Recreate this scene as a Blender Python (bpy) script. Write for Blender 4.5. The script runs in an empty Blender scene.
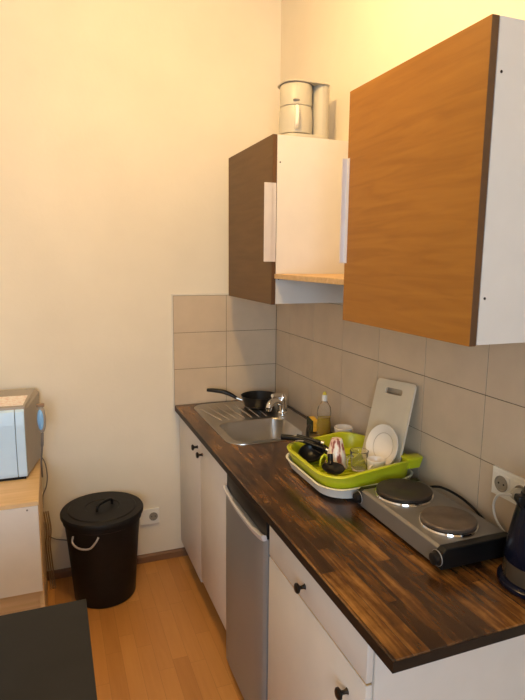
import bpy, bmesh, math, random
from mathutils import Vector, Matrix
random.seed(7)
R = math.radians; PI = math.pi
S = bpy.context.scene
COL = S.collection

# ------------------------------------------------------------------ camera
cam_data = bpy.data.cameras.new('camera')
cam = bpy.data.objects.new('camera', cam_data); COL.objects.link(cam)
cam_data.sensor_fit = 'HORIZONTAL'; cam_data.sensor_width = 36.0
cam_data.lens = 555.554 / 525.0 * 36.0
cam_data.clip_start = 0.02
yaw, pitch, roll = 0.3655, -0.1617, 0.0097
fw = Vector((math.sin(yaw)*math.cos(pitch), math.cos(yaw)*math.cos(pitch), math.sin(pitch)))
r0 = fw.cross(Vector((0, 0, 1))).normalized(); u0 = r0.cross(fw)
rr = math.cos(roll)*r0 + math.sin(roll)*u0; uu = -math.sin(roll)*r0 + math.cos(roll)*u0
M3 = Matrix((rr, uu, -fw)).transposed()
cam.matrix_world = Matrix.Translation((-1.2052, -2.9324, 1.688)) @ M3.to_4x4()
S.camera = cam

# ------------------------------------------------------------------ world, light, exposure
S.view_settings.view_transform = 'Standard'
S.view_settings.look = 'None'
S.view_settings.gamma = 1.0
S.view_settings.use_curve_mapping = False
S.view_settings.exposure = 0.0
w = bpy.data.worlds.new('world'); S.world = w; w.use_nodes = True
bg = w.node_tree.nodes['Background']
bg.inputs[0].default_value = (0.55, 0.76, 1.0, 1); bg.inputs[1].default_value = 1.0

LAMP = Vector((-0.86, -1.45, 2.88))
def lamp(name, kind, loc, energy, color, **kw):
    d = bpy.data.lights.new(name, kind); d.energy = energy; d.color = color
    for k, v in kw.items(): setattr(d, k, v)
    o = bpy.data.objects.new(name, d); COL.objects.link(o); o.location = loc
    return o
lamp('ceiling_lamp_light', 'POINT', LAMP, 50, (1.0, 0.65, 0.26), shadow_soft_size=0.07)
win = lamp('window_daylight', 'AREA', (-2.0, -4.78, 1.65), 70, (0.62, 0.80, 1.0), shape='RECTANGLE', size=1.4, size_y=1.4)
win.rotation_euler = (R(90), 0, 0)   # area light shines towards +y, in through the window

# ------------------------------------------------------------------ helpers
def lin(c):
    return tuple(((v/255)/12.92 if v/255 <= 0.04045 else ((v/255+0.055)/1.055)**2.4) for v in c)

def newmat(name):
    m = bpy.data.materials.new(name); m.use_nodes = True
    nt = m.node_tree; b = nt.nodes['Principled BSDF']
    return m, nt, b
def pm(name, c, rough=0.5, metal=0.0, var=0.06, scale=14.0, bump=0.0, spec=0.5, trans=0.0, emit=None, coat=0.0, ior=1.45, stretch=(1,1,1), bscale=None):
    """procedural material: base colour varied by noise, optional bump"""
    m, nt, b = newmat(name); N = nt.nodes; L = nt.links
    tc = N.new('ShaderNodeTexCoord'); mp = N.new('ShaderNodeMapping'); mp.inputs['Scale'].default_value = stretch
    nz = N.new('ShaderNodeTexNoise'); nz.inputs['Scale'].default_value = scale; nz.inputs['Detail'].default_value = 4
    L.new(tc.outputs['Object'], mp.inputs['Vector']); L.new(mp.outputs[0], nz.inputs['Vector'])
    cr = N.new('ShaderNodeValToRGB')
    lo = tuple(max(0, x*(1-var)) for x in c); hi = tuple(min(1, x*(1+var)) for x in c)
    cr.color_ramp.elements[0].position = 0.3; cr.color_ramp.elements[1].position = 0.7
    cr.color_ramp.elements[0].color = (*lo, 1); cr.color_ramp.elements[1].color = (*hi, 1)
    L.new(nz.outputs['Fac'], cr.inputs[0]); L.new(cr.outputs[0], b.inputs['Base Color'])
    b.inputs['Roughness'].default_value = rough; b.inputs['Metallic'].default_value = metal
    b.inputs['Specular IOR Level'].default_value = spec; b.inputs['IOR'].default_value = ior
    b.inputs['Transmission Weight'].default_value = trans; b.inputs['Coat Weight'].default_value = coat
    if emit:
        b.inputs['Emission Color'].default_value = (*emit[0], 1); b.inputs['Emission Strength'].default_value = emit[1]
    if bump:
        bn = N.new('ShaderNodeBump'); bn.inputs['Strength'].default_value = bump; bn.inputs['Distance'].default_value = 0.002
        if bscale:
            n2 = N.new('ShaderNodeTexNoise'); n2.inputs['Scale'].default_value = bscale; n2.inputs['Detail'].default_value = 3
            L.new(mp.outputs[0], n2.inputs['Vector']); L.new(n2.outputs['Fac'], bn.inputs['Height'])
        else: L.new(nz.outputs['Fac'], bn.inputs['Height'])
        L.new(bn.outputs[0], b.inputs['Normal'])
    return m

def stave_mat(name, colors, stave_w, stave_l, rough, grain=0.5, along='Y', gap=(0.02, 0.01, 0.005), coat=0.0, blotch=0.5, gapw=0.0008, bump=0.15, huge=3.0):
    """wooden staves running along Y (or X): a random tint per stave, stretched grain, blotches of stain"""
    m, nt, b = newmat(name); N = nt.nodes; L = nt.links
    tc = N.new('ShaderNodeTexCoord'); sp = N.new('ShaderNodeSeparateXYZ'); cb = N.new('ShaderNodeCombineXYZ')
    L.new(tc.outputs['Object'], sp.inputs[0])
    a, c = ('Y', 'X') if along == 'Y' else ('X', 'Y')
    L.new(sp.outputs[a], cb.inputs['X']); L.new(sp.outputs[c], cb.inputs['Y'])
    br = N.new('ShaderNodeTexBrick')
    br.inputs['Scale'].default_value = 1.0; br.inputs['Brick Width'].default_value = stave_l; br.inputs['Row Height'].default_value = stave_w
    br.inputs['Mortar Size'].default_value = gapw; br.inputs['Mortar Smooth'].default_value = 0.2
    br.offset = 0.37; br.offset_frequency = 3; br.squash = 0.8; br.squash_frequency = 2
    br.inputs['Color1'].default_value = (0, 0, 0, 1); br.inputs['Color2'].default_value = (1, 1, 1, 1); br.inputs['Mortar'].default_value = (0.5, 0.5, 0.5, 1)
    L.new(cb.outputs[0], br.inputs['Vector'])
    # grain
    mp = N.new('ShaderNodeMapping'); mp.inputs['Scale'].default_value = (2.5, 38, 38) 
    L.new(cb.outputs[0], mp.inputs['Vector'])
    # shift the grain by the stave's tint so that it does not run on across joints
    ad = N.new('ShaderNodeVectorMath'); ad.operation = 'MULTIPLY_ADD'
    ad.inputs[1].default_value = (13, 7, 5)
    L.new(br.outputs['Color'], ad.inputs[0]); L.new(mp.outputs[0], ad.inputs[2])
    gz = N.new('ShaderNodeTexNoise'); gz.inputs['Scale'].default_value = 1.6; gz.inputs['Detail'].default_value = 6; gz.inputs['Distortion'].default_value = 0.6
    L.new(ad.outputs[0], gz.inputs['Vector'])
    bz = N.new('ShaderNodeTexNoise'); bz.inputs['Scale'].default_value = huge; bz.inputs['Detail'].default_value = 5; bz.inputs['Roughness'].default_value = 0.65
    mp2 = N.new('ShaderNodeMapping'); mp2.inputs['Scale'].default_value = (1, 2.2, 1)
    L.new(cb.outputs[0], mp2.inputs['Vector']); L.new(mp2.outputs[0], bz.inputs['Vector'])
    def mul(x, k):
        n = N.new('ShaderNodeMath'); n.operation = 'MULTIPLY'; L.new(x, n.inputs[0]); n.inputs[1].default_value = k; return n.outputs[0]
    def add(x, y):
        n = N.new('ShaderNodeMath'); n.operation = 'ADD'; L.new(x, n.inputs[0]); L.new(y, n.inputs[1]); return n.outputs[0]
    bw = N.new('ShaderNodeRGBToBW'); L.new(br.outputs['Color'], bw.inputs[0])
    tot = add(add(mul(bw.outputs[0], 1-grain-blotch), mul(gz.outputs['Fac'], grain)), mul(bz.outputs['Fac'], blotch))
    cr = N.new('ShaderNodeValToRGB'); e = cr.color_ramp.elements
    n = len(colors)
    while len(e) < n: e.new(0.5)
    for i, (p_, c_) in enumerate(colors): e[i].position = p_; e[i].color = (*c_, 1)
    L.new(tot, cr.inputs[0])
    mx = N.new('ShaderNodeMixRGB'); L.new(br.outputs['Fac'], mx.inputs[0]); L.new(cr.outputs[0], mx.inputs[1]); mx.inputs[2].default_value = (*gap, 1)
    L.new(mx.outputs[0], b.inputs['Base Color'])
    b.inputs['Roughness'].default_value = rough; b.inputs['Coat Weight'].default_value = coat; b.inputs['Coat Roughness'].default_value = 0.2
    bn = N.new('ShaderNodeBump'); bn.inputs['Strength'].default_value = bump; bn.inputs['Distance'].default_value = 0.001
    L.new(gz.outputs['Fac'], bn.inputs['Height']); L.new(bn.outputs[0], b.inputs['Normal'])
    return m

def veneer_mat(name, c_lo, c_hi, rough, axis_scale):
    m, nt, b = newmat(name); N = nt.nodes; L = nt.links
    tc = N.new('ShaderNodeTexCoord'); mp = N.new('ShaderNodeMapping'); mp.inputs['Scale'].default_value = axis_scale
    L.new(tc.outputs['Object'], mp.inputs['Vector'])
    nz = N.new('ShaderNodeTexNoise'); nz.inputs['Scale'].default_value = 3.0; nz.inputs['Detail'].default_value = 7; nz.inputs['Distortion'].default_value = 0.8
    L.new(mp.outputs[0], nz.inputs['Vector'])
    cr = N.new('ShaderNodeValToRGB'); cr.color_ramp.elements[0].position = 0.32; cr.color_ramp.elements[1].position = 0.68
    cr.color_ramp.elements[0].color = (*c_lo, 1); cr.color_ramp.elements[1].color = (*c_hi, 1)
    L.new(nz.outputs['Fac'], cr.inputs[0]); L.new(cr.outputs[0], b.inputs['Base Color'])
    b.inputs['Roughness'].default_value = rough; b.inputs['Specular IOR Level'].default_value = 0.3
    bn = N.new('ShaderNodeBump'); bn.inputs['Strength'].default_value = 0.1; bn.inputs['Distance'].default_value = 0.001
    L.new(nz.outputs['Fac'], bn.inputs['Height']); L.new(bn.outputs[0], b.inputs['Normal'])
    return m

def bm_new(): return bmesh.new()
def box(bm, x0, x1, y0, y1, z0, z1, bev=0.0, seg=2):
    vs = [bm.verts.new((x, y, z)) for x in (x0, x1) for y in (y0, y1) for z in (z0, z1)]
    q = [(0,1,3,2), (4,6,7,5), (0,4,5,1), (2,3,7,6), (0,2,6,4), (1,5,7,3)]
    fs = [bm.faces.new([vs[i] for i in f]) for f in q]
    if bev > 0:
        es = list({e for f in fs for e in f.edges})
        bmesh.ops.bevel(bm, geom=es, offset=bev, segments=seg, profile=0.5, affect='EDGES')
def tube(bm, pts, rad, n=10, cap=True):
    pts = [Vector(p) for p in pts]; rings = []
    rads = rad if isinstance(rad, (list, tuple)) else [rad]*len(pts)
    prev = None
    for i, p in enumerate(pts):
        t = (pts[min(i+1, len(pts)-1)] - pts[max(i-1, 0)]).normalized()
        if prev is None:
            a = Vector((0, 0, 1)) if abs(t.z) < 0.9 else Vector((1, 0, 0))
            s = t.cross(a).normalized()
        else:
            s = (prev - t*prev.dot(t)).normalized()
        prev = s; v = t.cross(s)
        rings.append([bm.verts.new(p + rads[i]*(math.cos(2*PI*k/n)*s + math.sin(2*PI*k/n)*v)) for k in range(n)])
    for a_, b_ in zip(rings, rings[1:]):
        for k in range(n): bm.faces.new((a_[k], a_[(k+1) % n], b_[(k+1) % n], b_[k]))
    if cap:
        bm.faces.new(rings[0][::-1]); bm.faces.new(rings[-1])
def smooth_path(pts, k=8):
    P = [Vector(p) for p in pts]; out = []
    for i in range(len(P)-1):
        p0 = P[max(i-1, 0)]; p1 = P[i]; p2 = P[i+1]; p3 = P[min(i+2, len(P)-1)]
        for j in range(k):
            t = j/k
            out.append(0.5*((2*p1) + (-p0+p2)*t + (2*p0-5*p1+4*p2-p3)*t*t + (-p0+3*p1-3*p2+p3)*t**3))
    out.append(P[-1]); return out
def lathe(bm, prof, n=32, c=(0, 0, 0), mat=None, cap0=True, cap1=True, sx=1.0, sy=1.0):
    """prof: list of (r, z)"""
    rings = []; M = mat or Matrix.Identity(4); c = Vector(c)
    for r, z in prof:
        if r < 1e-6: rings.append([bm.verts.new(c + (M @ Vector((0, 0, z))))])
        else: rings.append([bm.verts.new(c + (M @ Vector((r*sx*math.cos(2*PI*k/n), r*sy*math.sin(2*PI*k/n), z)))) for k in range(n)])
    for a_, b_ in zip(rings, rings[1:]):
        if len(a_) == 1 and len(b_) == 1: continue
        for k in range(n):
            if len(a_) == 1: bm.faces.new((a_[0], b_[(k+1) % n], b_[k]))
            elif len(b_) == 1: bm.faces.new((a_[k], a_[(k+1) % n], b_[0]))
            else: bm.faces.new((a_[k], a_[(k+1) % n], b_[(k+1) % n], b_[k]))
    if cap0 and len(rings[0]) > 1: bm.faces.new(rings[0][::-1])
    if cap1 and len(rings[-1]) > 1: bm.faces.new(rings[-1])
def rrect(x0, x1, y0, y1, r, z=0, n=8, zf=None):
    pts = []
    for cx, cy, a0 in ((x1-r, y1-r, 0), (x0+r, y1-r, 90), (x0+r, y0+r, 180), (x1-r, y0+r, 270)):
        for k in range(n+1):
            a = R(a0 + 90*k/n); pts.append((cx + r*math.cos(a), cy + r*math.sin(a)))
    return [Vector((x, y, z if zf is None else z + zf(x, y))) for x, y in pts]
def loft(bm, rings, cap0=False, cap1=False, closed=True):
    vr = [[bm.verts.new(p) for p in ring] for ring in rings]
    for a_, b_ in zip(vr, vr[1:]):
        n = len(a_)
        for k in range(n if closed else n-1): bm.faces.new((a_[k], a_[(k+1) % n], b_[(k+1) % n], b_[k]))
    if cap0: bm.faces.new(vr[0][::-1])
    if cap1: bm.faces.new(vr[-1])
    return vr
def prism(bm, poly, axis, a0, a1):
    """extrude 2-D polygon; axis 'x': poly=(y,z), 'y': poly=(x,z), 'z': poly=(x,y)"""
    def P(u, v, a): return {'x': (a, u, v), 'y': (u, a, v), 'z': (u, v, a)}[axis]
    A = [bm.verts.new(P(u, v, a0)) for u, v in poly]; B = [bm.verts.new(P(u, v, a1)) for u, v in poly]
    n = len(poly)
    for k in range(n): bm.faces.new((A[k], A[(k+1) % n], B[(k+1) % n], B[k]))
    bm.faces.new(A[::-1]); bm.faces.new(B)

def obj(name, bm, mat, parent=None, smooth=False, bev=0.0, sub=0):
    bmesh.ops.recalc_face_normals(bm, faces=bm.faces[:])
    me = bpy.data.meshes.new(name); bm.to_mesh(me); bm.free()
    me.materials.append(mat)
    o = bpy.data.objects.new(name, me); COL.objects.link(o)
    if parent is not None:
        o.parent = parent
        if parent.type == 'EMPTY': o.matrix_parent_inverse = Matrix.Translation(parent.location).inverted()
    if bev:
        b = o.modifiers.new('bevel', 'BEVEL'); b.width = bev; b.segments = 2; b.limit_method = 'ANGLE'; b.angle_limit = R(40)
    if sub:
        s = o.modifiers.new('sub', 'SUBSURF'); s.levels = sub; s.render_levels = sub
    if smooth:
        for p in me.polygons: p.use_smooth = True
        try: me.set_sharp_from_angle(angle=R(38))
        except Exception: pass
    return o
def tag(o, label, cat, group=None):
    o['label'] = label; o['category'] = cat
    if group: o['group'] = group
    return o
def thing(name, label, cat, loc=(0, 0, 0), group=None):
    o = bpy.data.objects.new(name, None); COL.objects.link(o); o.location = loc
    o.empty_display_size = 0.05
    return tag(o, label, cat, group)
def struct(name, bm, mat, **k):
    o = obj(name, bm, mat, **k); o['kind'] = 'structure'; return o

# ------------------------------------------------------------------ materials
M_wall = pm('painted_plaster', (0.80, 0.72, 0.58), 0.85, var=0.035, scale=3.0, bump=0.25, bscale=60)
M_ceil = pm('ceiling_paint', (0.80, 0.77, 0.71), 0.9, var=0.02)
M_tile = pm('beige_tile', (0.61, 0.485, 0.345), 0.28, var=0.05, scale=9, bump=0.05)
M_grout = pm('dark_grout', (0.13, 0.09, 0.055), 0.9, var=0.2, scale=30)
M_edge = pm('white_filler', (0.72, 0.66, 0.56), 0.6, var=0.03)
M_floor = stave_mat('laminate_floor', [(0.25, (0.42, 0.180, 0.043)), (0.5, (0.50, 0.225, 0.058)), (0.75, (0.57, 0.27, 0.075))],
                    0.066, 0.43, 0.38, grain=0.35, blotch=0.25, gap=(0.30, 0.13, 0.035), gapw=0.0006, bump=0.05)
M_top = stave_mat('stained_worktop', [(0.40, (0.016, 0.006, 0.0025)), (0.475, (0.048, 0.020, 0.006)), (0.55, (0.115, 0.047, 0.011)), (0.68, (0.34, 0.165, 0.042))],
                  0.042, 0.55, 0.26, grain=0.36, blotch=0.52, gap=(0.030, 0.012, 0.006), gapw=0.0006, coat=0.15, bump=0.25, huge=4.5)
M_topedge = pm('worktop_dark_edge', (0.018, 0.010, 0.006), 0.5, spec=0.25, var=0.3, scale=20)
M_base = pm('baseboard_wood', (0.21, 0.105, 0.05), 0.5, var=0.2, scale=4, stretch=(1, 12, 12))
M_white = pm('white_laminate', (0.70, 0.66, 0.61), 0.42, var=0.02)
M_door = pm('white_foil_door', (0.68, 0.63, 0.575), 0.4, var=0.02)
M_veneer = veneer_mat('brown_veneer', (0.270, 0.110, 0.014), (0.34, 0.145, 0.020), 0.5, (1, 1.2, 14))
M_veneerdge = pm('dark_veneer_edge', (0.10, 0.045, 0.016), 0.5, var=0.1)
M_veneer2 = veneer_mat('darker_brown_veneer', (0.110, 0.056, 0.018), (0.140, 0.072, 0.024), 0.5, (1, 1.2, 14))  # darker, greyer version of the brown veneer, far door only
M_handle = pm('satin_alu_handle', (0.66, 0.63, 0.64), 0.35, metal=0.25, var=0.03)
M_oak = veneer_mat('light_oak', (0.50, 0.32, 0.15), (0.62, 0.42, 0.22), 0.5, (1, 14, 14))
M_birch = veneer_mat('birch', (0.62, 0.42, 0.20), (0.72, 0.50, 0.27), 0.5, (1, 14, 14))
M_steel = pm('brushed_steel', (0.52, 0.50, 0.47), 0.28, metal=1.0, var=0.06, scale=8, stretch=(1, 30, 1))
M_chrome = pm('chrome', (0.82, 0.80, 0.78), 0.08, metal=1.0, var=0.02)
M_fridge = pm('silver_fridge_door', (0.27, 0.265, 0.26), 0.35, metal=0.25, var=0.03, scale=5)
M_fridgeb = pm('fridge_housing', (0.06, 0.06, 0.065), 0.5, var=0.1)
M_black = pm('black_plastic', (0.007, 0.0065, 0.0065), 0.33, spec=0.3, var=0.2)
M_blackm = pm('matt_black_plastic', (0.009, 0.0075, 0.007), 0.5, spec=0.3, var=0.2, scale=25)
M_coating = pm('black_nonstick', (0.007, 0.007, 0.008), 0.3, spec=0.3, var=0.2)
M_knob = pm('dark_bronze', (0.02, 0.014, 0.010), 0.35, metal=0.6, var=0.2)
M_lime = pm('lime_plastic', (0.52, 0.56, 0.015), 0.32, var=0.05)
M_wplast = pm('white_plastic', (0.84, 0.80, 0.71), 0.35, var=0.02)
M_cream = pm('cream_plastic', (0.50, 0.46, 0.37), 0.4, var=0.02)
M_porc = pm('white_porcelain', (0.80, 0.74, 0.66), 0.15, var=0.02, coat=0.4)
M_insert = pm('socket_recess', (0.30, 0.26, 0.20), 0.5, var=0.05)
M_bluew = pm('daylight_blue_front', (0.55, 0.76, 1.0), 0.25, var=0.02)  # white front with the blue of the daylight put into its colour
M_mwgrey = pm('taupe_metal', (0.36, 0.32, 0.28), 0.45, var=0.04)
M_table = pm('black_brown_table', (0.012, 0.0125, 0.014), 0.5, spec=0.22, var=0.2, scale=8)
M_navy = pm('navy_plastic', (0.0035, 0.005, 0.015), 0.25, spec=0.25, var=0.1)
M_smoke = pm('smoky_window', (0.06, 0.045, 0.03), 0.15, var=0.1)
M_hob = pm('grey_enamel', (0.22, 0.205, 0.19), 0.33, metal=0.55, var=0.05)
M_plate = pm('cast_iron', (0.035, 0.027, 0.022), 0.42, metal=0.3, var=0.25, scale=30)
M_plate2 = pm('worn_cast_iron', (0.13, 0.10, 0.08), 0.38, metal=0.5, var=0.25, scale=30)
M_clear = pm('clear_plastic', (0.95, 0.95, 0.92), 0.05, var=0.0, trans=0.95, ior=1.15)
M_glass = pm('clear_glass', (0.97, 0.97, 0.95), 0.03, var=0.0, trans=0.97, ior=1.25)
M_soap = pm('yellow_soap', (0.70, 0.48, 0.02), 0.15, var=0.03, trans=0.35)
M_yellow = pm('yellow_cap', (0.80, 0.62, 0.06), 0.4, var=0.03)
M_sponge = pm('yellow_foam', (0.80, 0.50, 0.06), 0.9, var=0.12, scale=90, bump=0.6)
M_scour = pm('dark_scouring_pad', (0.03, 0.04, 0.025), 0.95, var=0.4, scale=120, bump=0.6)
M_cable = pm('grey_cable', (0.20, 0.18, 0.17), 0.5, var=0.05)
M_cablew = pm('white_cable', (0.72, 0.68, 0.60), 0.45, var=0.02)
M_cableb = pm('brown_cable', (0.30, 0.19, 0.11), 0.5, var=0.05)
M_wire = pm('grey_wire_handle', (0.45, 0.44, 0.43), 0.35, metal=0.4, var=0.04)
M_board = pm('frosted_board', (0.76, 0.68, 0.53), 0.35, var=0.05, scale=7, trans=0.15)

def paper_mat():
    m, nt, b = newmat('printed_paper'); N = nt.nodes; L = nt.links
    tc = N.new('ShaderNodeTexCoord'); mp = N.new('ShaderNodeMapping'); mp.inputs['Scale'].default_value = (26, 70, 1)
    nz = N.new('ShaderNodeTexNoise'); nz.inputs['Scale'].default_value = 2.0; nz.inputs['Detail'].default_value = 3
    cr = N.new('ShaderNodeValToRGB'); cr.color_ramp.elements[0].position = 0.50; cr.color_ramp.elements[1].position = 0.62
    cr.color_ramp.elements[0].color = (0.88, 0.83, 0.80, 1); cr.color_ramp.elements[1].color = (0.75, 0.55, 0.50, 1)
    L.new(tc.outputs['Object'], mp.inputs[0]); L.new(mp.outputs[0], nz.inputs['Vector']); L.new(nz.outputs['Fac'], cr.inputs[0]); L.new(cr.outputs[0], b.inputs['Base Color'])
    b.inputs['Roughness'].default_value = 0.6
    return m
M_paper = paper_mat()
def floral_mat():
    m, nt, b = newmat('pink_patterned_ceramic'); N = nt.nodes; L = nt.links
    tc = N.new('ShaderNodeTexCoord'); mp = N.new('ShaderNodeMapping'); mp.inputs['Scale'].default_value = (60, 60, 22)
    nz = N.new('ShaderNodeTexNoise'); nz.inputs['Scale'].default_value = 1.0; nz.inputs['Detail'].default_value = 2
    cr = N.new('ShaderNodeValToRGB'); e = cr.color_ramp.elements; e.new(0.6)
    e[0].position = 0.40; e[0].color = (0.30, 0.10, 0.08, 1); e[1].position = 0.47; e[1].color = (0.80, 0.52, 0.44, 1); e[2].position = 0.55; e[2].color = (0.85, 0.79, 0.70, 1)
    L.new(tc.outputs['Object'], mp.inputs[0]); L.new(mp.outputs[0], nz.inputs['Vector']); L.new(nz.outputs['Fac'], cr.inputs[0]); L.new(cr.outputs[0], b.inputs['Base Color'])
    b.inputs['Roughness'].default_value = 0.25
    return m
M_floral = floral_mat()

# ------------------------------------------------------------------ room shell
H = 0.8924
XL, YF, ZC = -3.3, -4.6, 3.15
WX, WY = 0.008, 0.008             # plaster planes; tile faces sit at x = 0 and y = 0
bm = bm_new(); box(bm, XL-0.1, WX+0.1, YF-0.1, WY+0.1, -0.1, 0.0); struct('floor', bm, M_floor)
bm = bm_new(); box(bm, XL-0.1, WX+0.1, YF-0.1, WY+0.1, ZC, ZC+0.1); struct('ceiling', bm, M_ceil)
bm = bm_new(); box(bm, XL-0.1, WX+0.1, WY, WY+0.1, 0, ZC); struct('wall_back', bm, M_wall)
bm = bm_new(); box(bm, WX, WX+0.1, YF-0.1, WY, 0, ZC); struct('wall_right', bm, M_wall)
bm = bm_new(); box(bm, XL-0.1, XL, YF-0.1, WY, 0, ZC); struct('wall_left', bm, M_wall)
bm = bm_new()                      # wall behind the viewer, with the window opening
wx0, wx1, wz0, wz1 = -2.75, -1.25, 0.9, 2.4
box(bm, XL, wx0, YF-0.1, YF, 0, ZC); box(bm, wx1, WX, YF-0.1, YF, 0, ZC)
box(bm, wx0, wx1, YF-0.1, YF, 0, wz0); box(bm, wx0, wx1, YF-0.1, YF, wz1, ZC)
struct('wall_front', bm, M_wall)
bm = bm_new()
for a in ((wx0, wx0+0.06), (wx1-0.06, wx1), ((wx0+wx1)/2-0.04, (wx0+wx1)/2+0.04)): box(bm, a[0], a[1], YF-0.09, YF-0.03, wz0, wz1)
for a in ((wz0, wz0+0.06), (wz1-0.06, wz1)): box(bm, wx0+0.06, wx1-0.06, YF-0.09, YF-0.03, a[0], a[1])
struct('window_1', bm, M_wplast)

# baseboards
bm = bm_new(); prism(bm, [(WY, 0), (WY-0.016, 0), (WY-0.016, 0.034), (WY-0.008, 0.045), (WY, 0.045)], 'x', XL, WX); struct('baseboard_back', bm, M_base)
bm = bm_new(); box(bm, XL, XL+0.016, YF, -0.01, 0, 0.045); struct('baseboard_left', bm, M_base)

# tile splashbacks: each tile a bevelled slab over dark grout
def tiles(name, back):
    g = bm_new(); t = bm_new(); J = 0.0011
    rows = [(H+0.2*i, H+0.2*(i+1)) for i in range(3)]
    if back:
        xs = [-0.595, -0.299, -0.0005]
        box(g, -0.595, 0.008, 0.0015, 0.008, H, H+0.6)
        for z0, z1 in rows:
            for a, b in zip(xs, xs[1:]): box(t, a+J, b-J, 0.0, 0.006, z0+J, z1-J, 0.0006, 1)
    else:
        ys = [-0.0005, -0.1906] + [-0.1906-0.293*i for i in range(1, 9)]
        box(g, 0.0015, 0.008, ys[-1], 0.0015, H, H+0.6)
        for z0, z1 in rows:
            for a, b in zip(ys, ys[1:]): box(t, 0.0, 0.006, b+J, a-J, z0+J, z1-J, 0.0006, 1)
    o = struct(name, g, M_grout)
    c = obj('tile_rows', t, M_tile, o)
    return o
tiles('trim_1', True); tiles('trim_2', False)
bm = bm_new(); box(bm, -0.604, -0.5955, 0.0, 0.008, H-0.03, H+0.6095, 0.001, 1); box(bm, -0.5955, 0.0, -0.0, 0.008, H+0.6005, H+0.6095, 0.001, 1)
struct('trim_3', bm, M_edge)
bm = bm_new(); box(bm, -0.0, 0.008, -2.53, 0.0, H+0.6005, H+0.607, 0.001, 1); struct('trim_4', bm, M_edge)

# ------------------------------------------------------------------ worktop with sink cut-out
TB = H - 0.028
CY = -2.0912
t = thing('worktop', 'long dark-stained wooden worktop with glossy amber and brown staves', 'worktop', (-0.30, -1.0, TB))
bm = bm_new()
ox0, ox1, oy0, oy1 = -0.5946, -0.0015, CY, -0.0015
hx0, hx1, hy0, hy1 = -0.49, -0.05, -0.725, -0.05
def ring4(x0, x1, y0, y1, z): return [Vector((x0, y0, z)), Vector((x1, y0, z)), Vector((x1, y1, z)), Vector((x0, y1, z))]
rg = [ring4(ox0, ox1, oy0, oy1, TB), ring4(ox0, ox1, oy0, oy1, H-0.002), ring4(ox0+0.002, ox1, oy0+0.002, oy1, H), ring4(hx0, hx1, hy0, hy1, H), ring4(hx0, hx1, hy0, hy1, TB)]
rg.append(rg[0])
v = [[bm.verts.new(p) for p in r_] for r_ in rg[:-1]]; v.append(v[0])
for a_, b_ in zip(v, v[1:]):
    for k in range(4): bm.faces.new((a_[k], a_[(k+1) % 4], b_[(k+1) % 4], b_[k]))
obj('board', bm, M_top, t)
bm = bm_new(); box(bm, ox0-0.0012, ox0, oy0-0.0012, oy1, TB, H-0.003); box(bm, ox0, ox1, oy0-0.0012, oy0, TB, H-0.003)
obj('edge_band', bm, M_topedge, t)
t.children[-1]['label'] = 'dark nearly black edge strip'

# ------------------------------------------------------------------ base cabinets
FX = -0.575   # door face plane
def knob(parent, x, y, z, name='knob'):
    bm = bm_new()
    Mx = Matrix.Rotation(R(-90), 4, 'Y')
    lathe(bm, [(0.0085, 0), (0.006, 0.004), (0.005, 0.014), (0.0095, 0.019), (0.0145, 0.022), (0.0145, 0.027), (0.011, 0.030), (0, 0.031)], 20, (x, y, z), Mx)
    return obj(name, bm, M_knob, parent, smooth=True)
def carcass(bm, y0, y1, zb, zt, back=True):
    """open box: two sides, bottom, top rails, back (y0 < y1)"""
    p = 0.016
    box(bm, FX+0.02, 0.0, y0, y0+p, zb, zt); box(bm, FX+0.02, 0.0, y1-p, y1, zb, zt)
    box(bm, FX+0.02, 0.0, y0+p, y1-p, zb, zb+p)
    box(bm, -0.012, -0.0, y0+p, y1-p, zb+p, zt)
    box(bm, FX+0.02, FX+0.036, y0+p, y1-p, zt-0.06, zt)
def cab_leg(parent, x, y, z):
    bm = bm_new(); lathe(bm, [(0.024, 0), (0.024, 0.008), (0.016, 0.014), (0.016, z-0.012), (0.026, z-0.004), (0.026, z)], 18, (x, y, 0))
    obj('leg', bm, M_black, parent, smooth=True)
# sink unit
y0, y1, zb = -0.896, -0.020, 0.105
t = thing('sink_cabinet', 'white two-door sink base cabinet beside the back wall', 'cabinet', (-0.3, -0.47, 0))
bm = bm_new(); carcass(bm, y0, y1, zb, TB-0.0005); obj('body', bm, M_white, t)
ys = -0.468
for a, b, kz, ky, zl in ((ys+0.0018, y1, 0.792, -0.422, 0.106), (y0+0.002, ys-0.0018, 0.784, -0.512, 0.128)):
    bm = bm_new(); box(bm, FX, FX+0.0185, a, b, zl, TB-0.004, 0.0018)
    d = obj('door', bm, M_door, t, smooth=True)
    knob(d, FX+0.0003, ky, kz)
for x, y in ((-0.50, -0.08), (-0.50, -0.46), (-0.50, -0.84), (-0.06, -0.08), (-0.06, -0.84)): cab_leg(t, x, y, zb)
# drawer unit
y0, y1, zb = -1.970, -1.361, 0.105
t = thing('drawer_cabinet', 'white base cabinet with one drawer above a door at the near worktop end', 'cabinet', (-0.3, -1.68, 0))
bm = bm_new(); carcass(bm, y0, y1, zb, TB-0.0005); obj('body', bm, M_white, t)
bm = bm_new(); box(bm, FX, FX+0.0185, y0+0.004, y1-0.002, 0.7330, TB-0.006, 0.0030); d = obj('drawer', bm, M_door, t, smooth=True); knob(d, FX+0.0003, -1.637, 0.781)
bm = bm_new(); box(bm, FX, FX+0.0185, y0+0.004, y1-0.002, 0.114, 0.7265, 0.0030); d = obj('door', bm, M_door, t, smooth=True); knob(d, FX+0.0003, -1.886, 0.652)
bm = bm_new(); box(bm, FX+0.003, FX+0.0175, y0+0.006, y1-0.004, 0.7267, 0.7280); e = obj('edge_band', bm, M_birch, d); e['label'] = 'pale wood coloured top edge'
for x, y in ((-0.50, -1.44), (-0.50, -1.93), (-0.06, -1.44), (-0.06, -1.93)): cab_leg(t, x, y, zb)
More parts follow.
